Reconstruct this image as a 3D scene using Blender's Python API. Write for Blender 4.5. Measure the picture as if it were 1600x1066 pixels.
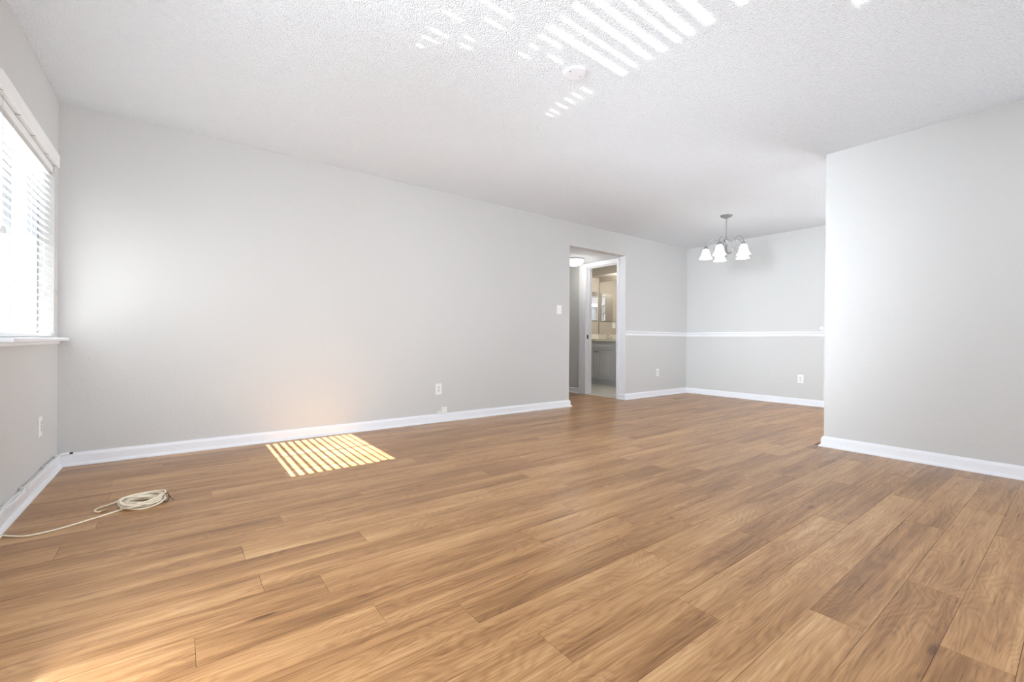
import bpy, bmesh, math, random
from mathutils import Vector, Matrix
random.seed(4)
for o in list(bpy.data.objects): bpy.data.objects.remove(o)
C = bpy.context.scene.collection
S = bpy.context.scene
PI = math.pi

# ------------------------------------------------------------------ camera
F, YAW, PIT, ROL = 686.37, 0.922708, -0.0021569, 0.0070354
CX, CY, CZ = 0.64851, -4.17272, 0.87139
fw = Vector((math.cos(YAW)*math.cos(PIT), math.sin(YAW)*math.cos(PIT), math.sin(PIT)))
r0 = Vector((math.sin(YAW), -math.cos(YAW), 0)); u0 = r0.cross(fw)
rr = math.cos(ROL)*r0 + math.sin(ROL)*u0
uu = -math.sin(ROL)*r0 + math.cos(ROL)*u0
cam = bpy.data.cameras.new('camera'); co = bpy.data.objects.new('camera', cam); C.objects.link(co)
cam.sensor_width = 36; cam.lens = F/1600*36; cam.clip_start = 0.03
m = Matrix((rr, uu, -fw)).transposed().to_4x4(); m.translation = Vector((CX, CY, CZ))
co.matrix_world = m
S.camera = co

# ------------------------------------------------------------------ world, sun, area lights, exposure
w = bpy.data.worlds.new('sky'); S.world = w; w.use_nodes = True
bg = w.node_tree.nodes['Background']; bg.inputs[0].default_value = (0.89, 0.95, 1.0, 1); bg.inputs[1].default_value = 4.5
S.view_settings.view_transform = 'Standard'; S.view_settings.look = 'None'
S.view_settings.exposure = 0.06; S.view_settings.gamma = 1.0; S.view_settings.use_curve_mapping = False

def lamp(name, kind, loc, direction, energy, color=(1, 1, 1), **kw):
    l = bpy.data.lights.new(name, kind); l.energy = energy; l.color = color
    for k, v in kw.items(): setattr(l, k, v)
    o = bpy.data.objects.new(name, l); C.objects.link(o); o.location = loc
    o.rotation_euler = Vector(direction).to_track_quat('-Z', 'Z').to_euler()
    return o
SUN = Vector((1.34, 0.05, -1.0))
lamp('sun', 'SUN', (-6, 0, 6), SUN, 40.0, (0.96, 0.98, 1.0), angle=math.radians(0.22))
GL = Vector((1.34, 0.05, 1.0)).normalized()
lamp('glint_standin', 'SPOT', Vector((0, -2.62, 0.76)) - GL*40, GL, 145000, (1, 0.98, 0.95),
     spot_size=math.radians(3.2), spot_blend=0.1, shadow_soft_size=0.16)  # added spot stands in for reflected sunlight; no car is there
FILL_COL = (0.83, 0.91, 1.0)
def soft(name, loc, d, e, sx, sy, spread=180, col=FILL_COL):
    return lamp(name, 'AREA', loc, d, e, col, shape='RECTANGLE', size=sx, size_y=sy, spread=math.radians(spread))
soft('left_beam_fill', (0.012, -2.6, 1.25), (1, 0.22, 0), 35, 2.2, 1.8, 40)  # added fill in front of the left wall, aimed across to the far end
soft('left_low_fill', (0.10, -2.92, 0.26), (1, 0.15, 1.2), 66, 1.4, 0.5)  # added uplight by the left wall, lifts the ceiling
soft('left_floor_fill', (0.012, -2.9, 1.15), (1, 0.12, -0.45), 27, 1.7, 1.5)  # added fill for the floor beside the left wall
soft('fill_low', (2.6, -4.5, 0.12), (0.25, 1, 0.75), 22, 4.2, 0.2)  # added fill behind the camera, low and angled up
soft('fill_far', (1.8, -4.6, 0.2), (0.6, 0.75, 0.45), 17, 1.8, 0.3, 70)  # added narrow fill towards the far ceiling
soft('fill_side', (4.93, -4.5, 1.2), (-1, 0.5, 0.2), 22, 0.5, 1.8)  # added fill brightening the left wall
soft('fill_overhead', (2.4, -4.6, 2.4), (0, 0.2, -1), 18, 4.4, 0.4)  # added downward fill; floor bounce lifts the ceiling
soft('kitchen_fill', (7.4, -3.5, 1.4), (-1, 0.38, 0), 57, 1.0, 1.4, 180, (0.92, 0.95, 1.0))  # added fill hidden behind the partition; no opening is modelled there
soft('kitchen_fill_beam', (7.4, -3.5, 1.4), (-1, 0.38, 0), 22, 1.0, 1.4, 50, (0.92, 0.95, 1.0))  # narrower added fill from the same position

# ------------------------------------------------------------------ materials
def mat(name, col, rough=0.5, metal=0.0, spec=0.5, emit=0, ecol=None):
    m = bpy.data.materials.new(name); m.use_nodes = True
    b = m.node_tree.nodes['Principled BSDF']
    b.inputs['Base Color'].default_value = (*col, 1); b.inputs['Roughness'].default_value = rough
    b.inputs['Metallic'].default_value = metal; b.inputs['Specular IOR Level'].default_value = spec
    if emit:
        b.inputs['Emission Color'].default_value = (*(ecol or col), 1); b.inputs['Emission Strength'].default_value = emit
    return m
def N(m, t, **kw):
    n = m.node_tree.nodes.new(t)
    for k, v in kw.items(): setattr(n, k, v)
    return n
def L(m, a, b): m.node_tree.links.new(a, b)
def mth(m, op, a, b=None, clamp=False):
    n = N(m, 'ShaderNodeMath', operation=op); n.use_clamp = clamp
    for i, v in enumerate((a, b)):
        if v is None: continue
        if isinstance(v, (int, float)): n.inputs[i].default_value = v
        else: L(m, v, n.inputs[i])
    return n.outputs[0]
def noise(m, vec, scale, detail=3, rough=0.5, dist=0.0):
    n = N(m, 'ShaderNodeTexNoise'); L(m, vec, n.inputs['Vector'])
    n.inputs['Scale'].default_value = scale; n.inputs['Detail'].default_value = detail
    n.inputs['Roughness'].default_value = rough; n.inputs['Distortion'].default_value = dist
    return n.outputs['Fac']
def ramp(m, fac, stops):
    n = N(m, 'ShaderNodeValToRGB'); L(m, fac, n.inputs[0]); e = n.color_ramp.elements
    while len(e) < len(stops): e.new(0.5)
    for i, (p, c) in enumerate(stops): e[i].position = p; e[i].color = (*c, 1) if len(c) == 3 else c
    return n.outputs[0]
def textured_wall(name, col, bump=0.25, scale=70, rough=0.75):
    m = mat(name, col, rough, spec=0.25); b = m.node_tree.nodes['Principled BSDF']
    g = N(m, 'ShaderNodeNewGeometry')
    a = noise(m, g.outputs['Position'], scale, 3, 0.55); c = noise(m, g.outputs['Position'], scale*0.33, 2, 0.5)
    s = mth(m, 'ADD', a, mth(m, 'MULTIPLY', c, 0.8))
    bp = N(m, 'ShaderNodeBump'); bp.inputs['Strength'].default_value = bump; bp.inputs['Distance'].default_value = 0.006
    L(m, s, bp.inputs['Height']); L(m, bp.outputs[0], b.inputs['Normal'])
    return m
M = {}
M['wall'] = textured_wall('greige wall paint', (0.632, 0.628, 0.614))
M['bathwall'] = textured_wall('taupe bathroom paint', (0.50, 0.455, 0.39), 0.15)
def popcorn():
    m = mat('popcorn ceiling', (0.875, 0.91, 0.945), 0.9, spec=0.1); b = m.node_tree.nodes['Principled BSDF']
    g = N(m, 'ShaderNodeNewGeometry'); P = g.outputs['Position']
    v = N(m, 'ShaderNodeTexVoronoi'); L(m, P, v.inputs['Vector']); v.inputs['Scale'].default_value = 120
    v.inputs['Randomness'].default_value = 1.0
    n1 = noise(m, P, 45, 4, 0.65); n2 = noise(m, P, 150, 2, 0.6)
    blob = mth(m, 'SUBTRACT', 1.0, mth(m, 'MULTIPLY', v.outputs['Distance'], 1.3), True)
    h = mth(m, 'ADD', mth(m, 'MULTIPLY', blob, n1), mth(m, 'MULTIPLY', n2, 0.5))
    pit = mth(m, 'GREATER_THAN', noise(m, P, 75, 2, 0.6), 0.66)      # small pits between the crumbs
    h = mth(m, 'SUBTRACT', h, mth(m, 'MULTIPLY', pit, 2.2))
    bp = N(m, 'ShaderNodeBump'); bp.inputs['Strength'].default_value = 0.9; bp.inputs['Distance'].default_value = 0.010
    L(m, h, bp.inputs['Height']); L(m, bp.outputs[0], b.inputs['Normal'])
    return m
M['ceiling'] = popcorn()
M['trim'] = mat('white gloss trim paint', (0.86, 0.87, 0.90), 0.3)
M['plastic'] = mat('white plastic', (0.88, 0.88, 0.86), 0.35)
M['plastic2'] = mat('off white plastic face', (0.78, 0.78, 0.76), 0.4)
M['slot'] = mat('dark slot', (0.05, 0.05, 0.05), 0.6)
M['slat'] = mat('white vinyl slat', (0.88, 0.88, 0.87), 0.45)
M['alu'] = mat('grey aluminium frame', (0.32, 0.33, 0.34), 0.45, 0.3)
M['nickel'] = mat('brushed nickel', (0.33, 0.33, 0.34), 0.36, 0.75)
M['chrome'] = mat('chrome', (0.75, 0.74, 0.72), 0.12, 1.0)
M['brass'] = mat('brass connector', (0.45, 0.33, 0.16), 0.35, 0.9)
M['black'] = mat('black rubber', (0.02, 0.02, 0.02), 0.5)
M['knob'] = mat('dark bronze', (0.06, 0.055, 0.05), 0.35, 0.6)
M['cord'] = mat('cream cable jacket', (0.88, 0.79, 0.63), 0.45)
M['cable'] = mat('white cable jacket', (0.80, 0.80, 0.80), 0.45)
M['shade'] = mat('lit frosted glass', (0.95, 0.94, 0.90), 0.4, emit=1.8, ecol=(1, 0.97, 0.88))
M['dome'] = mat('lit opal dome', (0.95, 0.95, 0.95), 0.3, emit=2.2, ecol=(1, 0.98, 0.96))
M['bulb'] = mat('lit bulb', (1, 1, 1), 0.4, emit=9, ecol=(1, 0.86, 0.66))
M['cabinet'] = mat('grey painted cabinet', (0.60, 0.615, 0.66), 0.35)
M['counter'] = mat('cream cultured marble', (0.80, 0.77, 0.68), 0.2)
M['mirror'] = mat('mirror silver', (0.9, 0.9, 0.88), 0.02, 1.0)
M['tile'] = mat('pale floor tile', (0.62, 0.61, 0.55), 0.35)
M['grout'] = mat('grout', (0.42, 0.41, 0.38), 0.8)
M['ext'] = mat('exterior stucco', (0.75, 0.74, 0.72), 0.9)
M['subfloor'] = mat('dark plank joint', (0.13, 0.07, 0.035), 0.8)
def glassmat():
    m = bpy.data.materials.new('window glass'); m.use_nodes = True; t = m.node_tree; t.nodes.clear()
    o = N(m, 'ShaderNodeOutputMaterial'); a = N(m, 'ShaderNodeBsdfTransparent'); g = N(m, 'ShaderNodeBsdfGlossy')
    g.inputs['Roughness'].default_value = 0.02; mx = N(m, 'ShaderNodeMixShader'); mx.inputs[0].default_value = 0.07
    L(m, a.outputs[0], mx.inputs[1]); L(m, g.outputs[0], mx.inputs[2]); L(m, mx.outputs[0], o.inputs[0]); return m
M['glass'] = glassmat()
def wood():
    m = mat('oak look vinyl plank', (0.5, 0.32, 0.17), 0.34, spec=0.42); b = m.node_tree.nodes['Principled BSDF']
    g = N(m, 'ShaderNodeNewGeometry'); oi = N(m, 'ShaderNodeObjectInfo')
    rnd = oi.outputs['Random']
    cmb = N(m, 'ShaderNodeCombineXYZ'); L(m, mth(m, 'MULTIPLY', rnd, 61.0), cmb.inputs[0])
    L(m, mth(m, 'MULTIPLY', rnd, 17.0), cmb.inputs[1]); L(m, mth(m, 'MULTIPLY', rnd, 43.0), cmb.inputs[2])
    add = N(m, 'ShaderNodeVectorMath', operation='ADD'); L(m, g.outputs['Position'], add.inputs[0]); L(m, cmb.outputs[0], add.inputs[1])
    def sc(x, y):
        n = N(m, 'ShaderNodeMapping'); L(m, add.outputs[0], n.inputs[0]); n.inputs['Scale'].default_value = (x, y, 1); return n.outputs[0]
    broad = noise(m, sc(0.9, 8.5), 1.0, 5, 0.6, 0.3)           # long tonal streaks
    warp = noise(m, sc(1.6, 7.0), 1.0, 2, 0.5, 0.8)             # figure of the cathedral grain
    sx = N(m, 'ShaderNodeSeparateXYZ'); L(m, add.outputs[0], sx.inputs[0])
    rings = mth(m, 'SINE', mth(m, 'ADD', mth(m, 'MULTIPLY', warp, 95.0), mth(m, 'MULTIPLY', sx.outputs[1], 330.0)))
    rings = mth(m, 'POWER', mth(m, 'MULTIPLY', mth(m, 'ADD', rings, 1.0), 0.5), 0.6)
    fine = noise(m, sc(5.0, 190.0), 1.0, 4, 0.7)
    fine2 = noise(m, sc(2.2, 42.0), 1.0, 3, 0.6)
    v = N(m, 'ShaderNodeTexVoronoi'); L(m, sc(1.5, 5.0), v.inputs['Vector']); v.inputs['Scale'].default_value = 1.0
    knot = mth(m, 'SUBTRACT', 1.0, mth(m, 'MULTIPLY', v.outputs['Distance'], 13.0), True)
    t = mth(m, 'MULTIPLY', mth(m, 'SUBTRACT', broad, 0.5), 1.25)
    t = mth(m, 'ADD', t, mth(m, 'MULTIPLY', mth(m, 'SUBTRACT', rings, 0.5), 0.13))
    t = mth(m, 'ADD', t, mth(m, 'MULTIPLY', mth(m, 'SUBTRACT', fine, 0.5), 0.75))
    t = mth(m, 'ADD', t, mth(m, 'MULTIPLY', mth(m, 'SUBTRACT', fine2, 0.5), 0.55))
    t = mth(m, 'ADD', t, mth(m, 'MULTIPLY', mth(m, 'SUBTRACT', rnd, 0.5), 0.15))
    t = mth(m, 'SUBTRACT', t, mth(m, 'MULTIPLY', knot, 0.6))
    t = mth(m, 'ADD', t, 0.5, True)
    col = ramp(m, t, [(0.0, (0.13, 0.056, 0.018)), (0.3, (0.27, 0.128, 0.046)), (0.55, (0.42, 0.220, 0.090)), (0.8, (0.56, 0.330, 0.152)), (1.0, (0.67, 0.45, 0.25))])
    L(m, col, b.inputs['Base Color'])
    L(m, mth(m, 'ADD', mth(m, 'MULTIPLY', fine, 0.22), 0.20), b.inputs['Roughness'])
    bp = N(m, 'ShaderNodeBump'); bp.inputs['Strength'].default_value = 0.12; bp.inputs['Distance'].default_value = 0.002
    L(m, mth(m, 'ADD', fine, mth(m, 'MULTIPLY', broad, 1.5)), bp.inputs['Height']); L(m, bp.outputs[0], b.inputs['Normal'])
    return m
M['wood'] = wood()

# ------------------------------------------------------------------ mesh helpers
def box(bm, x0, x1, y0, y1, z0, z1, bev=0, mtx=None):
    r = bmesh.ops.create_cube(bm, size=1)
    vs = r['verts']
    for v in vs:
        v.co = Vector(((x0+x1)/2 + v.co.x*(x1-x0), (y0+y1)/2 + v.co.y*(y1-y0), (z0+z1)/2 + v.co.z*(z1-z0)))
    if bev:
        es = list({e for v in vs for e in v.link_edges})
        q = bmesh.ops.bevel(bm, geom=es, offset=bev, segments=2, profile=0.6, affect='EDGES')
        vs = list({v for f in q['faces'] for v in f.verts} | {v for v in vs if v.is_valid})
    if mtx:
        for v in vs: v.co = mtx @ v.co
    return bm
def tube(bm, pts, r, seg=8, closed=False):
    pts = [Vector(p) for p in pts]; n = len(pts); rings = []; prev = None
    for i, p in enumerate(pts):
        if closed: t = pts[(i+1) % n] - pts[i-1]
        else: t = pts[min(i+1, n-1)] - pts[max(i-1, 0)]
        t.normalize()
        a = prev if prev else (Vector((0, 0, 1)) if abs(t.z) < 0.9 else Vector((1, 0, 0)))
        a = (a - t*a.dot(t)).normalized(); prev = a; b = t.cross(a)
        ri = r[i] if isinstance(r, (list, tuple)) else r
        rings.append([bm.verts.new(p + a*math.cos(2*PI*k/seg)*ri + b*math.sin(2*PI*k/seg)*ri) for k in range(seg)])
    for i in range(n if closed else n-1):
        A, B = rings[i], rings[(i+1) % n]
        for k in range(seg): bm.faces.new((A[k], A[(k+1) % seg], B[(k+1) % seg], B[k]))
    if not closed:
        bm.faces.new(rings[0][::-1]); bm.faces.new(rings[-1])
    return bm
def lathe(bm, prof, c=(0, 0, 0), seg=24, mtx=None):
    rings = []; new = []
    for (r, z) in prof:
        if r < 1e-6: ring = [bm.verts.new(Vector((0, 0, z)))]
        else: ring = [bm.verts.new(Vector((r*math.cos(2*PI*k/seg), r*math.sin(2*PI*k/seg), z))) for k in range(seg)]
        rings.append(ring); new += ring
    for A, B in zip(rings, rings[1:]):
        if len(A) == 1 and len(B) == 1: continue
        for k in range(seg):
            k2 = (k+1) % seg
            if len(A) == 1: bm.faces.new((A[0], B[k2], B[k]))
            elif len(B) == 1: bm.faces.new((A[k], A[k2], B[0]))
            else: bm.faces.new((A[k], A[k2], B[k2], B[k]))
    for v in new:
        if mtx: v.co = mtx @ v.co
        v.co += Vector(c)
    return bm
def sweep(bm, prof, path, side=1):
    """prof: (offset from wall, z); path: xy points; side: +1 = offset to the left of travel"""
    P = [Vector((p[0], p[1])) for p in path]; rings = []
    for i, p in enumerate(P):
        d1 = (P[i] - P[i-1]).normalized() if i > 0 else None
        d2 = (P[i+1] - P[i]).normalized() if i < len(P)-1 else None
        if d1 is None: d1 = d2
        if d2 is None: d2 = d1
        n1 = Vector((-d1.y, d1.x))*side; n2 = Vector((-d2.y, d2.x))*side
        nn = (n1+n2); nn = nn/ (nn.dot(n1)) if nn.length > 1e-6 else n1
        rings.append([bm.verts.new((p.x+nn.x*o, p.y+nn.y*o, z)) for o, z in prof])
    k = len(prof)
    for A, B in zip(rings, rings[1:]):
        for j in range(k): bm.faces.new((A[j], A[(j+1) % k], B[(j+1) % k], B[j]))
    bm.faces.new(rings[0]); bm.faces.new(rings[-1][::-1])
    return bm
def obj(name, bm, material, parent=None, smooth=False, loc=None):
    bmesh.ops.recalc_face_normals(bm, faces=bm.faces)
    me = bpy.data.meshes.new(name); bm.to_mesh(me); bm.free(); me.materials.append(material)
    if smooth:
        for p in me.polygons: p.use_smooth = True
    o = bpy.data.objects.new(name, me); C.objects.link(o)
    if loc: o.location = loc
    if parent: o.parent = parent
    return o
def nb(): return bmesh.new()
def struct(name, bm, material, parent=None):
    o = obj(name, bm, material, parent)
    if not parent: o['kind'] = 'structure'
    return o
def tag(o, label, cat, group=None):
    o['label'] = label; o['category'] = cat
    if group: o['group'] = group
    return o
def thing(name, label, cat, loc=(0, 0, 0), group=None):
    o = bpy.data.objects.new(name, None); C.objects.link(o); o.location = loc; o.empty_display_size = 0.05
    return tag(o, label, cat, group)
def rel(o, *parts): pass

# ------------------------------------------------------------------ the shell
H = 2.44; XF = 7.534; XR = 4.958; YR = -2.82; XO = 5.907; XL = 4.757; YS = -4.9; T = 0.12; HH = 2.13
# left wall with window 1, added low window 2 and the patio door opening
W1 = (-1.22, -0.115, 0.865, 2.06); W2 = (-3.36, -1.86, 0.33, 1.19); PD = (-4.62, -3.48, 0.0, 2.1)
b = nb()
def wl(y0, y1, z0, z1): box(b, -0.14, 0, y0, y1, z0, z1)
wl(W1[1], 0.12, 0, H); wl(W1[0], W1[1], 0, W1[2]); wl(W1[0], W1[1], W1[3], H); wl(W2[1], W1[0], 0, H)
wl(W2[0], W2[1], 0, W2[2]); wl(W2[0], W2[1], W2[3], H); wl(PD[1], W2[0], 0, H); wl(PD[0], PD[1], PD[3], H); wl(YS, PD[0], 0, H)
struct('wall_left', b, M['wall'])
b = nb(); box(b, 0, XL, 0, T, 0, H); box(b, XL, XO, 0, T, HH, H); box(b, XO, XF, 0, T, 0, H); struct('wall_back', b, M['wall'])
b = nb(); box(b, XF, XF+0.12, YS, T, 0, H); struct('wall_end', b, M['wall'])
b = nb(); box(b, XR, XR+0.12, YS, YR, 0, H); struct('wall_right', b, M['wall'])
b = nb(); box(b, -0.14, XF+0.12, YS-0.12, YS, 0, H); struct('wall_front', b, M['wall'])
b = nb(); box(b, -0.14, XF+0.12, YS-0.12, T, H, H+0.1); struct('ceiling', b, M['ceiling'])
# hall behind the opening
b = nb(); box(b, 3.0, XO+0.12, T, 1.47, HH, HH+0.08); struct('ceiling', b, M['ceiling'])
b = nb(); box(b, 3.0, XO, 1.35, 1.47, 0, HH); struct('wall_hall', b, M['wall'])
b = nb(); box(b, 2.88, 3.0, T, 1.47, 0, HH); struct('wall_hall', b, M['wall'])
DY0, DY1, DZ = 0.155, 0.782, 2.052
b = nb(); box(b, XO, XO+0.12, T, DY0-0.012, 0, HH); box(b, XO, XO+0.12, DY0-0.012, DY1+0.012, DZ+0.012, HH); box(b, XO, XO+0.12, DY1+0.012, 2.29, 0, HH)
struct('wall_hall', b, M['wall'])
# eave outside, plus unseen blocker added against direct sun through the low window
b = nb(); box(b, -1.35, -0.14, -6, 1, 2.43, 2.55); struct('trim_eave', b, M['ext'])
b = nb(); box(b, -1.37, -1.33, -5.2, -1.55, 0.62, 2.43); struct('trim_sun_blocker', b, M['ext'])

# ------------------------------------------------------------------ floor: base slab and individual planks
b = nb(); box(b, -0.14, XF+0.12, YS-0.12, T, -0.15, -0.006); box(b, 2.88, XO+0.08, T, 1.47, -0.15, -0.006)
floor = struct('floor', b, M['subfloor'])
Y0, PW, PL = -3.912, 0.1455, 1.208
phase = {-3.621: 2.293, -3.475: 2.70, -3.33: 2.00, -3.766: 2.78, -2.893: 1.388, -2.602: 1.896, -2.457: 2.272, -2.02: 2.068,
         -2.748: 1.161, -2.311: 0.886, -1.729: 1.045, -1.875: 1.224, -2.166: 1.30, -1.438: 0.977}
def plank_mesh(lx, ly):
    b = nb(); g = 0.0004; c = 0.0009
    x0, x1, y0, y1 = g, lx-g, g, ly-g
    lo = [b.verts.new((x, y, -0.006)) for x, y in ((x0, y0), (x1, y0), (x1, y1), (x0, y1))]
    mi = [b.verts.new((x, y, -0.0007)) for x, y in ((x0, y0), (x1, y0), (x1, y1), (x0, y1))]
    hi = [b.verts.new((x, y, 0)) for x, y in ((x0+c, y0+c), (x1-c, y0+c), (x1-c, y1-c), (x0+c, y1-c))]
    b.faces.new(hi)
    for A, B in ((lo, mi), (mi, hi)):
        for k in range(4): b.faces.new((A[k], A[(k+1) % 4], B[(k+1) % 4], B[k]))
    me = bpy.data.meshes.new('plank'); bmesh.ops.recalc_face_normals(b, faces=b.faces); b.to_mesh(me); b.free(); me.materials.append(M['wood']); return me
full = plank_mesh(PL, PW)
SH = 0.002
k = -7
count = 0
prevph = 0.3
while True:
    y0 = Y0 + k*PW; y1 = y0 + PW; k += 1
    if y0 > 1.34: break
    if y1 < YS + 0.02: continue
    top = min(phase, key=lambda t: abs(t - y1))
    if abs(top - y1) < 0.01: ph = phase[top] % PL
    else: ph = (prevph + 0.31 + 0.5*random.random()) % PL
    prevph = ph
    if y0 > -0.02: xs = (3.01, XO+0.075)
    elif y0 > YR: xs = (0.0, XF)
    else: xs = (0.0, XR)
    if y0 > -0.16 and y0 <= -0.02: xs = (0.0, XF)
    segs = [xs]
    if xs[1] == XR and y0 > -3.3: segs.append((XR+0.12, XF))
    for (xa, xb) in segs:
        x = xa - ((xa - ph) % PL)
        while x < xb - 0.01:
            a = max(x, xa); e = min(x+PL, xb); x += PL
            if e - a < 0.03: continue
            ya, yb = max(y0, YS), min(y1, 1.35)
            if e - a > PL-1e-4 and yb-ya > PW-1e-4: me = full
            else: me = plank_mesh(e-a, yb-ya)
            o = bpy.data.objects.new('plank', me); C.objects.link(o); o.parent = floor; o.location = (a, ya, 0); count += 1
print('planks', count)

# ------------------------------------------------------------------ baseboards, chair rail, door casing
BP = [(0, 0), (0.032, 0), (0.032, 0.006), (0.028, 0.014), (0.018, 0.019), (0.017, 0.022), (0.016, 0.066), (0.012, 0.076), (0.006, 0.084), (0, 0.087)]
def mitre(path, keep, side=-1):
    """sweep the whole path but keep only segments in keep"""
    b = nb(); P = path
    sweep(b, BP, P, side)
    k = len(BP); b.verts.ensure_lookup_table(); b.faces.ensure_lookup_table()
    rings = [set(b.verts[i*k:(i+1)*k]) for i in range(len(P))]
    dead = []
    for f in b.faces:
        idx = {i for i, r in enumerate(rings) for v in f.verts if v in r}
        s = min(idx)
        if len(idx) == 2 and s not in keep: dead.append(f)
        if len(idx) == 1 and not (s in keep or s-1 in keep): dead.append(f)
    bmesh.ops.delete(b, geom=dead, context='FACES')
    return b
path = [(0, PD[1]+0.02), (0, 0), (XL, 0), (XL, T), (XL-0.6, T)]
struct('baseboard_left', mitre(path, {0}), M['trim'])
struct('baseboard_back', mitre(path, {1, 2, 3}), M['trim'])
path = [(XO, DY0-0.05), (XO, 0), (XF, 0), (XF, YS)]
struct('baseboard_dining', mitre(path, {0, 1}), M['trim'])
struct('baseboard_end', mitre(path, {2}), M['trim'])
b = nb(); sweep(b, BP, [(XR, YS), (XR, YR), (XR+0.12, YR), (XR+0.12, YS)], 1); struct('baseboard_right', b, M['trim'])
b = nb(); sweep(b, BP, [(3.0, 1.35), (XO, 1.35), (XO, DY1+0.142)], -1); struct('baseboard_hall', b, M['trim'])
CR = [(0, 0.948), (0.010, 0.950), (0.014, 0.958), (0.014, 0.972), (0.010, 0.980), (0.012, 0.988), (0.024, 0.996), (0.026, 1.006), (0.022, 1.014), (0, 1.018)]
b = nb(); sweep(b, CR, [(XO+0.002, 0), (XF, 0), (XF, -3.2)], -1); struct('trim_chair_rail', b, M['trim'])

b = nb(); box(b, XO-0.004, XO, 0.0, T, 0.087, HH-0.001); struct('pale_reveal_panel', b, M['trim'])  # thin panel over the reveal, paler than the wall

# door 1: bathroom doorway with casing, jamb, leaf swung inward
b = nb(); box(b, XO-0.001, XO+0.13, DY1-0.0, DY1+0.012, 0, DZ+0.012); box(b, XO-0.001, XO+0.13, DY0-0.012, DY0, 0, DZ+0.012); box(b, XO-0.001, XO+0.13, DY0, DY1, DZ, DZ+0.012)
box(b, XO+0.05, XO+0.09, DY1-0.011, DY1, 0, DZ); box(b, XO+0.05, XO+0.09, DY0, DY0+0.011, 0, DZ); box(b, XO+0.05, XO+0.09, DY0+0.01, DY1-0.01, DZ-0.011, DZ)
door = struct('door_1', b, M['trim'])
b = nb()
box(b, XO-0.016, XO, DY1+0.004, DY1+0.060, 0, DZ+0.004, 0.004); box(b, XO-0.021, XO-0.001, DY1+0.060, DY1+0.142, 0, HH, 0.003)
box(b, XO-0.018, XO, DY0-0.05, DY0-0.004, 0, DZ+0.06, 0.004); box(b, XO-0.017, XO, DY0-0.05, DY1+0.060, DZ+0.004, DZ+0.06, 0.004)
struct('casing', b, M['trim'], door)
b = nb(); box(b, XO+0.02, XO+0.05, DY1-0.0025, DY1-0.0005, 0.90, 0.965); o = struct('strike_plate', b, M['knob'], door); o['label'] = 'dark metal strike plate'
b = nb(); box(b, XO+0.135, XO+0.135+0.60, DY0-0.0, DY0+0.035, 0.01, DZ-0.02, 0.002); struct('door_leaf', b, M['trim'], door)
b = nb(); box(b, XO-0.002, XO+0.122, DY0+0.001, DY1-0.001, -0.001, 0.010, 0.003); struct('threshold', b, M['counter'], door)

# ------------------------------------------------------------------ window 1 in the left wall
b = nb(); x0, x1 = -0.115, -0.07; y0, y1, z0, z1 = W1
for a in ((y0, y0+0.035, z0, z1), (y1-0.035, y1, z0, z1), (y0+0.035, y1-0.035, z0, z0+0.035), (y0+0.035, y1-0.035, z1-0.035, z1)): box(b, x0, x1, *a)
win = struct('window_1', b, M['alu'])
b = nb(); box(b, -0.108, -0.078, -0.662, -0.638, z0+0.035, z1-0.035, 0.002); struct('mullion', b, M['alu'], win)
for (a, c) in ((y0+0.035, -0.662), (-0.638, y1-0.035)):
    b = nb(); box(b, -0.096, -0.092, a, c, z0+0.035, z1-0.035); struct('pane', b, M['glass'], win)
b = nb(); box(b, -0.07, 0.058, y0-0.04, -0.004, 0.846, 0.866, 0.004); box(b, 0.0, 0.014, y0-0.03, -0.02, 0.826, 0.846, 0.003); struct('sill', b, M['trim'], win)
# window 2: unseen low window added for the glint; louvres shape its ceiling stripes
b = nb(); y0, y1, z0, z1 = W2
for a in ((y0, y0+0.03, z0, z1), (y1-0.03, y1, z0, z1), (y0+0.03, y1-0.03, z0, z0+0.012), (y0+0.03, y1-0.03, z1-0.012, z1)): box(b, -0.12, -0.07, *a)
win2 = struct('glint_window', b, M['trim'])
b = nb(); box(b, -0.118, -0.10, y0+0.03, y1-0.03, 0.825, 0.895); struct('rail', b, M['trim'], win2)
# louvres: gaps cut to shape the ceiling stripes (y centre on the ceiling, half width, lit heights)
G = [(-2.515, .022, ((.34, .82),)), (-2.605, .011, ((.36, .82), (1.0, 1.06))), (-2.68, .017, ((.34, .82),)), (-2.76, .017, ((.34, .82),)),
     (-2.84, .012, ((.37, .75),)), (-2.905, .020, ((.34, .70), )), (-2.995, .024, ((.34, .61),)), (-3.14, .022, ((.34, .47),)), (-3.225, .022, ((.34, .40),)),
     (-2.46, .011, ((.70, .82), (.89, 1.13))), (-2.375, .010, ((.64, .72), (.77, .81), (.91, 1.02))), (-2.29, .010, ((.35, .46), (.76, .82), (1.07, 1.16))),
     (-2.215, .009, ((.35, .46), (.90, .95), (.98, 1.03))), (-2.155, .011, ((.35, .46), (.97, 1.02), (1.07, 1.16))), (-2.08, .009, ((.36, .46), (1.09, 1.18))),
     (-2.005, .010, ((.35, .45), (1.12, 1.18))), (-1.935, .009, ((.36, .44),))]
G.sort()
ys = W2[0]+0.03
lv = nb(); sc_ = nb()
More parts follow.
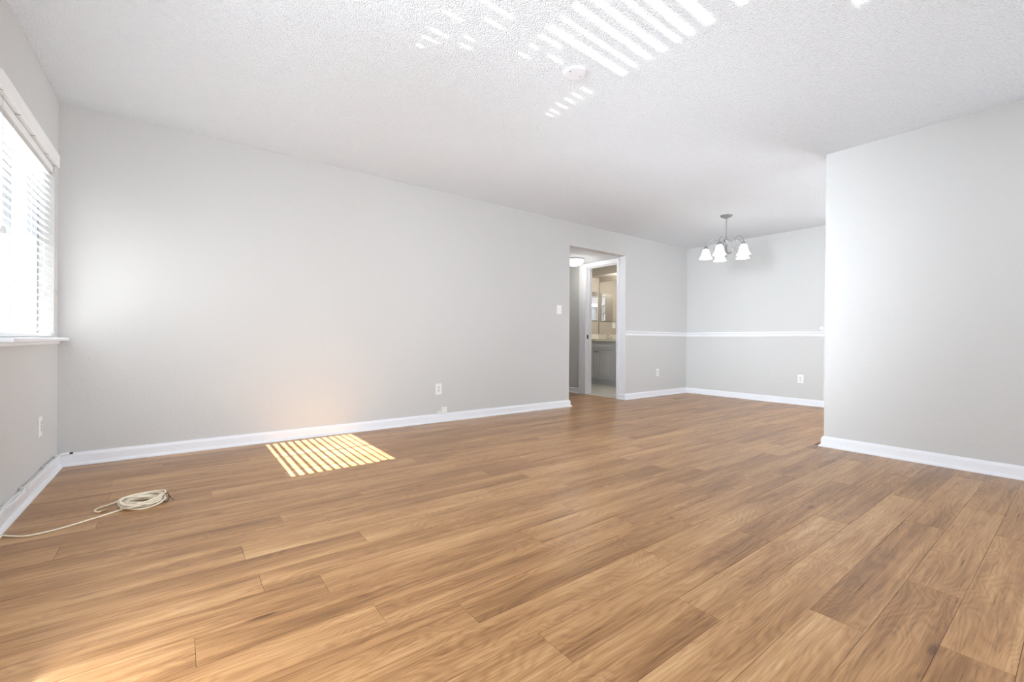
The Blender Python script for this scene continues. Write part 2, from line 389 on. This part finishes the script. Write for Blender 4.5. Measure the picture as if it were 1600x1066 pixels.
for (yc, hw, zz) in G:
    hw *= 0.85
    zmid = sum(a+c for a, c in zz)/(2*len(zz)); xc = (2.44-zmid)*1.34
    yc0 = yc - 0.0373*xc
    box(lv, -0.052, -0.05, ys, yc0-hw, W2[2], W2[3]); 
    lo = W2[2]
    for (a, c) in sorted(zz):
        # unseen stripe blocker added outside at x=-0.16: shift the lit height down the ray
        d = 0.105/1.34
        box(sc_, -0.161, -0.155, yc0-hw-0.012-0.006, yc0+hw+0.012-0.006, lo-0.08, a-d)
        lo = c
        lo2 = c
        lo = c - d + 0.08
    box(sc_, -0.161, -0.155, yc0-hw-0.018, yc0+hw+0.006, lo-0.08, 1.2)
    ys = yc0+hw
box(lv, -0.052, -0.05, ys, W2[1]-0.03, W2[2], W2[3])
struct('stripe_louvre', lv, M['slat'], win2); struct('stripe_blocker', sc_, M['ext'], win2)  # outside boxes are added blockers that cut the glint into stripes

# patio door opening frame
b = nb(); y0, y1, z0, z1 = PD
box(b, -0.12, -0.06, y0, y0+0.05, z0, z1); box(b, -0.12, -0.06, y1-0.05, y1, z0, z1); box(b, -0.12, -0.06, y0+0.05, y1-0.05, z1-0.05, z1); box(b, -0.12, -0.06, y0+0.05, y1-0.05, 0, 0.05)
d2 = struct('door_2', b, M['alu']); b = nb(); box(b, -0.092, -0.088, y0+0.05, y1-0.05, 0.05, z1-0.05); struct('pane', b, M['glass'], d2)

# ------------------------------------------------------------------ horizontal blind on window 1
bl = thing('window_blind', 'white horizontal slat blind with valance hanging in the left wall window', 'blind', (0, 0, 0))
def slat(zc, tilt):
    b = nb(); n = 5; ya, yb = -1.212, -0.124; top = []; bot = []
    for i in range(n+1):
        s = (i/n-0.5)*0.05; c = 0.0022*(1-(2*i/n-1)**2)
        x = s*math.cos(tilt) + c*math.sin(tilt); z = -s*math.sin(tilt) + c*math.cos(tilt)
        top.append((-0.03+x, zc+z+0.0013)); bot.append((-0.03+x, zc+z-0.0013))
    ring = top + bot[::-1]
    A = [b.verts.new((x, ya, z)) for x, z in ring]; B = [b.verts.new((x, yb, z)) for x, z in ring]
    k = len(ring)
    for j in range(k): b.faces.new((A[j], A[(j+1) % k], B[(j+1) % k], B[j]))
    b.faces.new(A); b.faces.new(B[::-1]); return b
z = 0.915
while z < 1.912:
    tt = max(0, min(1, (z-0.9)/0.55))
    obj('slat', slat(z, math.radians(20+10*tt)), M['slat'], bl)
    z += 0.0415
b = nb(); box(b, -0.052, -0.008, -1.212, -0.124, 0.872, 0.892, 0.004); obj('bottom_rail', b, M['slat'], bl)
b = nb(); box(b, -0.055, -0.005, -1.215, -0.121, 1.928, 1.972, 0.003); obj('head_rail', b, M['slat'], bl)
b = nb(); P = [(0.001, 1.976), (0.013, 1.976), (0.017, 1.986), (0.013, 2.004), (0.016, 2.026), (0.020, 2.040), (0.020, 2.056), (0.001, 2.056)]
A = [b.verts.new((x, -1.262, z)) for x, z in P]; B = [b.verts.new((x, -0.086, z)) for x, z in P]
for j in range(8): b.faces.new((A[j], A[(j+1) % 8], B[(j+1) % 8], B[j]))
b.faces.new(A); b.faces.new(B[::-1])
box(b, -0.030, 0.001, -1.218, -0.118, 1.977, 1.984)
box(b, 0.001, 0.019, -0.086, -0.079, 1.978, 2.052, 0.002)
obj('valance', b, M['slat'], bl)
for y in (-1.225, -0.945, -0.664, -0.36, -0.13):
    b = nb(); box(b, -0.026, 0.015, y-0.0012, y+0.0012, 1.9735, 1.9755); o = obj('valance_clip', b, M['alu'], bl)
for y in (-0.36, -0.96):
    b = nb()
    for x in (-0.056, -0.004): tube(b, [(x, y, 0.885), (x, y, 1.93)], 0.0009, 5)
    obj('ladder_cord', b, M['slat'], bl)
b = nb(); tube(b, [(0.004, -1.175, 1.38), (0.004, -1.175, 1.97)], 0.0012, 6); lathe(b, [(0, 0), (0.011, 0.002), (0.012, 0.012), (0.007, 0.035), (0.003, 0.042), (0, 0.043)], (0.004, -1.175, 1.34), 12)
obj('pull_cord', b, M['plastic2'], bl, True)
b = nb(); tube(b, [(0.0, -0.135, 1.17), (0.012, -0.135, 1.17), (0.014, -0.135, 1.155), (0.012, -0.135, 1.14), (0.018, -0.135, 1.135)], 0.0017, 6)
o = obj('hold_down_hook', b, M['alu'], bl)

# ------------------------------------------------------------------ wall plates
def duplex(name, label, loc, rz, group):
    t = thing(name, label, 'outlet', loc, group); t.rotation_euler = (0, 0, rz)
    # local: plate faces -y
    b = nb(); box(b, -0.036, 0.036, -0.006, 0, -0.058, 0.058, 0.003); obj('cover_plate', b, M['plastic'], t)
    for s in (-1, 1):
        b = nb(); box(b, -0.017, 0.017, -0.0085, -0.004, s*0.0195-0.0145, s*0.0195+0.0145, 0.002); r = obj('receptacle', b, M['plastic2'], t)
        b = nb()
        for x in (-0.006, 0.006): box(b, x-0.001, x+0.001, -0.0090, -0.0080, s*0.0195-0.002, s*0.0195+0.007)
        lathe(b, [(0, 0), (0.0022, 0), (0.0022, 0.001), (0, 0.001)], (0, -0.0081, s*0.0195-0.008), 8, Matrix.Rotation(PI/2, 4, 'X'))
        obj('slot', b, M['slot'], r)
    b = nb(); lathe(b, [(0, 0.0025), (0.003, 0.002), (0.0035, 0)], (0, -0.0060, 0), 10, Matrix.Rotation(PI/2, 4, 'X')); obj('screw', b, M['nickel'], t)
    return t
duplex('wall_outlet', 'white duplex outlet on the long grey wall above the small phone jack', (2.836, 0, 0.348), 0, 'white wall outlets')
duplex('wall_outlet', 'white duplex outlet on the left wall below the blind window', (0, -0.469, 0.348), -PI/2+PI, 'white wall outlets')
duplex('wall_outlet', 'white duplex outlet below the chair rail just right of the hallway opening', (6.711, 0, 0.372), 0, 'white wall outlets')
duplex('wall_outlet', 'white duplex outlet on the far end wall of the dining area', (XF, -1.73, 0.360), -PI/2, 'white wall outlets')
sw = thing('light_switch', 'white rocker light switch plate left of the hallway opening', 'switch', (4.569, 0, 1.270))
b = nb(); box(b, -0.040, 0.040, -0.006, 0, -0.058, 0.058, 0.003); obj('cover_plate', b, M['plastic'], sw)
b = nb(); box(b, -0.017, 0.017, -0.008, -0.005, -0.034, 0.034, 0.001); obj('rocker_frame', b, M['plastic2'], sw)
b = nb(); box(b, -0.014, 0.014, -0.011, -0.006, -0.031, 0.031, 0.002, Matrix.Rotation(math.radians(3), 4, 'X')); obj('rocker', b, M['plastic'], sw)
jk = thing('phone_jack', 'small white surface mounted phone jack box on top of the baseboard', 'phone jack', (2.896, 0, 0.118))
b = nb(); box(b, -0.030, 0.030, -0.030, 0, -0.032, 0.036, 0.004); obj('housing', b, M['plastic'], jk)
b = nb(); box(b, -0.072, -0.030, -0.020, 0, -0.032, -0.006, 0.003); obj('cable_stub', b, M['plastic'], jk)
b = nb(); box(b, -0.084, -0.072, -0.012, 0, -0.03, -0.016, 0.002); obj('clip', b, M['plastic2'], jk)
rb = thing('wall_fitting', 'tiny white round fitting just above the chair rail near the right wall edge', 'wall fitting', (XF, -1.975, 1.058))
b = nb(); lathe(b, [(0, 0.014), (0.016, 0.012), (0.022, 0.006), (0.023, 0)], (0, 0, 0), 20, Matrix.Rotation(-PI/2, 4, 'Y')); obj('knob_face', b, M['plastic'], rb, True)

# ------------------------------------------------------------------ ceiling cover plate
cp = thing('ceiling_cover_plate', 'round white blank cover plate on the textured ceiling beside the sunlit stripes', 'cover plate', (2.487, -2.338, H))
b = nb(); lathe(b, [(0, -0.010), (0.058, -0.0095), (0.064, -0.007), (0.066, 0)], (0, 0, 0), 40); obj('plate', b, M['trim'], cp)
for s in (-1, 1):
    b = nb(); lathe(b, [(0, -0.0125), (0.003, -0.012), (0.004, -0.0095)], (s*0.04, 0, 0), 10); obj('screw', b, M['nickel'], cp)

# ------------------------------------------------------------------ coaxial cable clipped to the left baseboard
ck = thing('clipped_cable', 'white cable clipped along the top of the left baseboard with a black tip', 'cable', (0, 0, 0))
b = nb(); pts = []
key = [(-3.3, .093), (-2.4, .092), (-1.6, .093), (-1.235, .094), (-1.05, .080), (-0.88, .094), (-0.65, .088), (-0.425, .093), (-0.2, .091), (-0.055, .086)]
for (ya, za), (yb, zb) in zip(key, key[1:]):
    for i in range(6):
        s = i/6; s2 = (1-math.cos(s*PI))/2; pts.append((0.0235, ya+(yb-ya)*s, za+(zb-za)*s2))
pts += [(0.0225, -0.055, .086), (0.023, -0.03, .085), (0.035, -0.021, .085), (0.062, -0.020, .087)]
tube(b, pts, 0.0055, 8); obj('cable_jacket', b, M['cable'], ck, True)
b = nb(); tube(b, [(x, y, z+0.007) for (x, y, z) in pts], 0.003, 8); obj('second_wire', b, M['cable'], ck, True)
for y in (-1.235, -0.88, -0.425, -0.12):
    b = nb(); box(b, 0.002, 0.032, y-0.005, y+0.005, .084, .106, 0.002); obj('cable_clip', b, M['plastic2'], ck)
b = nb(); lathe(b, [(0, 0), (0.005, 0), (0.006, 0.003), (0.006, 0.016), (0.003, 0.017), (0, 0.017)], (0.062, -0.020, .087), 12, Matrix.Rotation(PI/2, 4, 'Y')); obj('plug', b, M['black'], ck, True)

# ------------------------------------------------------------------ coil of cord on the floor
cd = thing('coiled_cord', 'cream coaxial cord loosely coiled on the wood floor with one tail to the left wall', 'cord', (0, 0, 0))
def cr(P, n=10, closed=False):
    P = [Vector(p) for p in P]; out = []; m_ = len(P)
    rng = range(m_) if closed else range(m_-1)
    for i in rng:
        p0 = P[(i-1) % m_] if closed or i > 0 else P[i]; p1 = P[i]; p2 = P[(i+1) % m_]; p3 = P[(i+2) % m_] if closed or i+2 < m_ else P[(i+1) % m_]
        for k in range(n):
            t = k/n
            out.append(0.5*((2*p1) + (-p0+p2)*t + (2*p0-5*p1+4*p2-p3)*t*t + (-p0+3*p1-3*p2+p3)*t**3))
    if not closed: out.append(P[-1])
    return out
R_ = 0.0040
cen = Vector((0.492, -1.180)); tie = Vector((0.600, -1.225))
pts = [(0.038, -1.9, R_), (0.037, -1.5, R_), (0.036, -1.33, R_), (0.057, -1.333, R_), (0.109, -1.375, R_), (0.158, -1.379, R_), (0.233, -1.353, R_), (0.312, -1.304, R_), (0.387, -1.253, R_), (0.43, -1.228, 0.008)]
random.seed(11)
loops = 9
for l in range(loops):
    rx = 0.094 + random.uniform(-0.022, 0.014); ry = 0.098 + random.uniform(-0.045, 0.012); zz = R_ + 0.0062*l*0.55
    dx, dy = random.uniform(-0.014, 0.012), random.uniform(-0.028, 0.022)
    ang = -0.6 + random.uniform(-0.3, 0.3)
    nn = 10
    for i in range(nn):
        th = -2.2 + 2*PI*i/nn
        px = rx*math.cos(th); py = ry*math.sin(th)
        q = Vector((px*math.cos(ang)-py*math.sin(ang)+cen.x+dx, px*math.sin(ang)+py*math.cos(ang)+cen.y+dy))
        wgt = math.exp(-((q-tie).length/0.05)**2)          # pulled together where it is tied
        q = q.lerp(tie, 0.55*wgt)
        pts.append((q.x, q.y, zz + 0.006*math.sin(th*2+l) + 0.004 + 0.012*wgt))
pts += [(0.415, -1.12, 0.028), (0.385, -1.11, 0.012), (0.358, -1.118, 0.006), (0.335, -1.125, R_), (0.318, -1.150, R_), (0.317, -1.180, R_), (0.330, -1.203, R_), (0.342, -1.208, R_+0.001)]
b = nb(); tube(b, cr(pts, 6), R_, 8); obj('cord_jacket', b, M['cord'], cd, True)
b = nb(); tube(b, [(0.342, -1.208, 0.0056), (0.356, -1.206, 0.0066)], 0.0055, 10); tube(b, [(0.356, -1.206, 0.0066), (0.368, -1.200, 0.0072)], 0.0035, 8); o = obj('connector', b, M['brass'], cd); o['label'] = 'brass coloured end connector'
b = nb(); tp = [(0.596+0.016*math.cos(a)*0.8, -1.222+0.016*math.cos(a)*0.6, 0.026+0.024*math.sin(a)) for a in [2*PI*i/14 for i in range(14)]]
tube(b, tp, 0.0019, 6, True); tube(b, [(0.606, -1.228, 0.040), (0.618, -1.238, 0.024), (0.630, -1.232, 0.008)], 0.0016, 6); o = obj('twist_tie', b, M['black'], cd); o['label'] = 'black twist tie'

# ------------------------------------------------------------------ chandelier
ch = thing('chandelier', 'brushed nickel five arm chandelier with lit white bell glass shades', 'chandelier', (6.071, -1.415, H))
b = nb(); lathe(b, [(0, -0.042), (0.012, -0.040), (0.020, -0.034), (0.050, -0.020), (0.068, -0.010), (0.072, 0)], (0, 0, 0), 32); obj('canopy', b, M['nickel'], ch, True)
b = nb(); z = -0.045; k = 0
while z > -0.262:
    lk = [(0.0065*math.cos(a), 0, z-0.010+0.012*math.sin(a)) if k % 2 == 0 else (0, 0.0065*math.cos(a), z-0.010+0.012*math.sin(a)) for a in [2*PI*i/10 for i in range(10)]]
    tube(b, lk, 0.0018, 5, True); z -= 0.0185; k += 1
tube(b, [(0.003, 0.002, -0.04), (-0.003, 0, -0.15), (0.003, 0.001, -0.27)], 0.0022, 6)
obj('chain', b, M['nickel'], ch, True)
b = nb(); tube(b, [(0.016*math.cos(a), 0, -0.272+0.016*math.sin(a)) for a in [2*PI*i/14 for i in range(14)]], 0.003, 6, True); obj('loop', b, M['nickel'], ch, True)
b = nb(); lathe(b, [(0, -0.285), (0.010, -0.287), (0.026, -0.300), (0.030, -0.318), (0.016, -0.334), (0.012, -0.36), (0.014, -0.44), (0.030, -0.455), (0.034, -0.468), (0.022, -0.485), (0.010, -0.492), (0.012, -0.505), (0.006, -0.518), (0, -0.522)], (0, 0, 0), 24); obj('body', b, M['nickel'], ch, True)
for k in range(5):
    a = math.radians(-63) + math.radians(36 + 72*k)    # fitted to the photograph
    ca, sa = math.cos(a), math.sin(a); RA = 0.232
    def P(r, z): return (r*ca, r*sa, z)
    b = nb(); tube(b, cr([P(0.012, -0.455), P(0.05, -0.475), P(0.085, -0.44), P(0.095, -0.36), P(0.125, -0.300), P(0.165, -0.285), P(0.205, -0.305), P(RA-0.004, -0.345), P(RA, -0.372)], 6), 0.0052, 8)
    arm = obj('arm', b, M['nickel'], ch, True)
    b = nb(); tube(b, cr([P(0.092, -0.40), P(0.11, -0.425), P(0.135, -0.42), P(0.14, -0.395), P(0.125, -0.385)], 5), 0.0036, 6); obj('scroll', b, M['nickel'], arm, True)
    b = nb(); lathe(b, [(0, -0.362), (0.012, -0.364), (0.020, -0.374), (0.027, -0.390), (0.028, -0.402), (0.024, -0.404), (0, -0.402)], P(RA, 0), 20); obj('socket_cup', b, M['nickel'], arm, True)
    b = nb(); pr = [(0.024, -0.398), (0.034, -0.410), (0.042, -0.435), (0.050, -0.465), (0.058, -0.492), (0.069, -0.512), (0.079, -0.523)]
    lathe(b, pr + [(r-0.003, z-0.001) for r, z in pr[::-1]] + [pr[0]], P(RA, 0), 28); obj('shade', b, M['shade'], ch, True)
    b = nb(); lathe(b, [(0, -0.404), (0.012, -0.406), (0.014, -0.43), (0.026, -0.465), (0.022, -0.492), (0, -0.503)], P(RA, 0), 16); obj('bulb', b, M['shade'], ch, True)

# ------------------------------------------------------------------ hall dome light
dl = thing('ceiling_light', 'lit white frosted dome light on the hallway ceiling', 'ceiling light', (5.50, 0.66, HH))
b = nb(); lathe(b, [(0, 0), (0.150, 0), (0.152, -0.012), (0.145, -0.022), (0, -0.022)], (0, 0, 0), 36); obj('base_ring', b, M['trim'], dl, True)
b = nb(); lathe(b, [(0.143, -0.018), (0.146, -0.035), (0.132, -0.065), (0.100, -0.090), (0.055, -0.105), (0, -0.110)], (0, 0, 0), 36); obj('glass_dome', b, M['dome'], dl, True)
lamp('hall_bulb', 'POINT', (5.50, 0.66, HH-0.16), (0, 0, -1), 6, (1, 0.96, 0.9), shadow_soft_size=0.08)

# ------------------------------------------------------------------ bathroom
BX0, BX1, BY1 = XO+0.12, 7.773, 2.174; XV = 7.235
b = nb(); box(b, BX1, BX1+0.1, T, BY1+0.1, 0, H); struct('wall_bathroom', b, M['bathwall'])
b = nb(); box(b, BX0, BX1, BY1, BY1+0.1, 0, H); struct('wall_bathroom', b, M['bathwall'])
b = nb(); box(b, BX0-0.02, BX0+0.004, T, DY0-0.012, 0, H); box(b, BX0-0.02, BX0+0.004, DY0-0.012, DY1+0.012, DZ+0.014, H); box(b, BX0-0.02, BX0+0.004, DY1+0.012, BY1, 0, H); struct('wall_bathroom', b, M['bathwall'])
b = nb(); box(b, BX0+0.004, BX1, T, T+0.012, 0, H); struct('wall_bathroom', b, M['bathwall'])
b = nb(); box(b, BX0-0.12, BX1+0.1, T, BY1+0.1, H, H+0.1); struct('ceiling', b, M['ceiling'])
b = nb(); box(b, 7.443, BX1, T+0.012, BY1, 2.200, H); struct('trim_soffit', b, M['bathwall'])
b = nb(); box(b, XO+0.122, BX1, T+0.012, BY1, -0.15, -0.006); bf = struct('floor', b, M['grout'])
x = XO+0.124
tm = None
while x < BX1-0.02:
    y = T+0.014
    while y < BY1-0.02:
        x2, y2 = min(x+0.30, BX1), min(y+0.30, BY1)
        b = nb(); box(b, x+0.0015, x2-0.0015, y+0.0015, y2-0.0015, -0.006, 0, 0.001); obj('tile', b, M['tile'], bf); y += 0.30
    x += 0.30
va = thing('bathroom_vanity', 'grey bathroom vanity cabinet seen through the hallway doorway', 'vanity', (0, 0, 0))
VY0, VY1 = 0.80, BY1-0.002; XB = BX1-0.002
b = nb(); box(b, XV+0.018, XB, VY0, VY1, 0.105, 0.855); box(b, XV+0.045, XB, VY0+0.01, VY1, 0, 0.105); obj('body', b, M['cabinet'], va)
def shaker(name, y0, y1, z0, z1):
    b = nb(); x0, x1 = XV, XV+0.018; s = 0.052
    if z1-z0 < 0.2: s = 0.03
    for a in ((y0, y0+s, z0, z1), (y1-s, y1, z0, z1), (y0+s, y1-s, z0, z0+s), (y0+s, y1-s, z1-s, z1)): box(b, x0, x1, *a, bev=0.003)
    box(b, x0+0.014, x1, y0+s, y1-s, z0+s, z1-s)
    box(b, x0+0.003, x1, y0+s+0.012, y1-s-0.012, z0+s+0.012, z1-s-0.012, bev=0.006)
    return obj(name, b, M['cabinet'], va)
doors = [(1.745, 2.155, 1), (1.335, 1.739, 0), (0.925, 1.329, 1)]
for (a, c, side) in doors:
    d = shaker('cabinet_door', a, c, 0.118, 0.682)
    ky = a+0.030 if side else c-0.030
    b = nb(); lathe(b, [(0, 0.022), (0.010, 0.021), (0.013, 0.015), (0.011, 0.009), (0.005, 0.006), (0.005, 0)], (XV, ky, 0.650), 14, Matrix.Rotation(-PI/2, 4, 'Y')); obj('knob', b, M['knob'], d, True)
shaker('drawer_front', 1.335, 2.155, 0.700, 0.842); shaker('drawer_front', 0.925, 1.329, 0.700, 0.842)
ct = thing('countertop', 'cream cultured marble vanity top with backsplash on the grey cabinet', 'countertop', (0, 0, 0))
b = nb(); box(b, XV-0.022, XB, VY0-0.01, VY1, 0.8555, 0.905, 0.006); obj('slab', b, M['counter'], ct)
b = nb(); box(b, XV-0.0, XB, VY1-0.02, VY1, 0.905, 1.008, 0.004); obj('side_splash', b, M['counter'], ct)
b = nb(); box(b, XB-0.02, XB, VY0, VY1-0.02, 0.905, 1.003, 0.004); obj('backsplash', b, M['counter'], ct)
fa = thing('faucet', 'chrome bathroom faucet with two handles on the vanity top', 'faucet', (7.66, 1.80, 0.9055))
b = nb(); box(b, -0.03, 0.03, -0.085, 0.085, 0, 0.016, 0.006); obj('base', b, M['chrome'], fa)
b = nb(); tube(b, cr([(0, 0, 0.01), (-0.005, 0, 0.06), (-0.04, 0, 0.085), (-0.10, 0, 0.075), (-0.115, 0, 0.055)], 6), 0.012, 12); obj('spout', b, M['chrome'], fa, True)
for s in (-1, 1):
    b = nb(); lathe(b, [(0.018, 0.012), (0.015, 0.035), (0.020, 0.045), (0.022, 0.062), (0.014, 0.070), (0, 0.072)], (0, s*0.06, 0), 14)
    tube(b, [(0, s*0.06, 0.058), (-0.01, s*0.105, 0.075)], 0.006, 8); obj('handle', b, M['chrome'], fa, True)
mr = thing('wall_mirror', 'large frameless bathroom mirror above the vanity beside the corner', 'mirror', (0, 0, 0))
b = nb(); box(b, XB-0.005, XB, 0.90, 2.160, 1.008, 2.112); obj('mirror_glass', b, M['mirror'], mr)
b = nb(); box(b, XB-0.008, XB-0.001, 2.160, 2.168, 1.008, 2.118); box(b, XB-0.008, XB-0.001, 0.90, 2.168, 2.112, 2.118); obj('edge_trim', b, M['nickel'], mr)
mc = thing('medicine_cabinet', 'narrow mirrored medicine cabinet on the beige bathroom side wall', 'medicine cabinet', (0, 0, 0))
b = nb(); box(b, 7.345, 7.705, VY1-0.022, VY1, 1.295, 1.890); obj('frame', b, M['chrome'], mc)
b = nb(); box(b, 7.357, 7.693, VY1-0.025, VY1-0.021, 1.307, 1.878, 0.001); obj('mirror_door', b, M['mirror'], mc)
op = thing('bathroom_outlet', 'white outlet plate above the faucet on the bathroom mirror', 'outlet', (XB-0.005, 1.765, 1.185))
b = nb(); box(b, -0.006, 0, -0.036, 0.036, -0.058, 0.058, 0.002); obj('cover_plate', b, M['plastic'], op)
vl = thing('vanity_light', 'chrome bar light with round bulbs above the bathroom mirror', 'light', (XB, 1.25, 2.155))
b = nb(); box(b, -0.03, 0, -0.30, 0.30, -0.03, 0.03, 0.004); obj('bar', b, M['chrome'], vl)
for i in range(4):
    b = nb(); bmesh.ops.create_uvsphere(b, u_segments=16, v_segments=10, radius=0.04, matrix=Matrix.Translation((-0.07, -0.225+0.15*i, 0))); obj('bulb', b, M['bulb'], vl, True)
lamp('bathroom_bulbs', 'POINT', (XB-0.20, 1.3, 2.02), (0, 0, -1), 17, (1, 0.96, 0.90), shadow_soft_size=0.08)
lamp('bathroom_fill', 'POINT', (6.35, 0.9, 2.30), (0, 0, -1), 7, (1, 0.97, 0.94), shadow_soft_size=0.06)  # added fill in front of the vanity; no fixture is modelled here
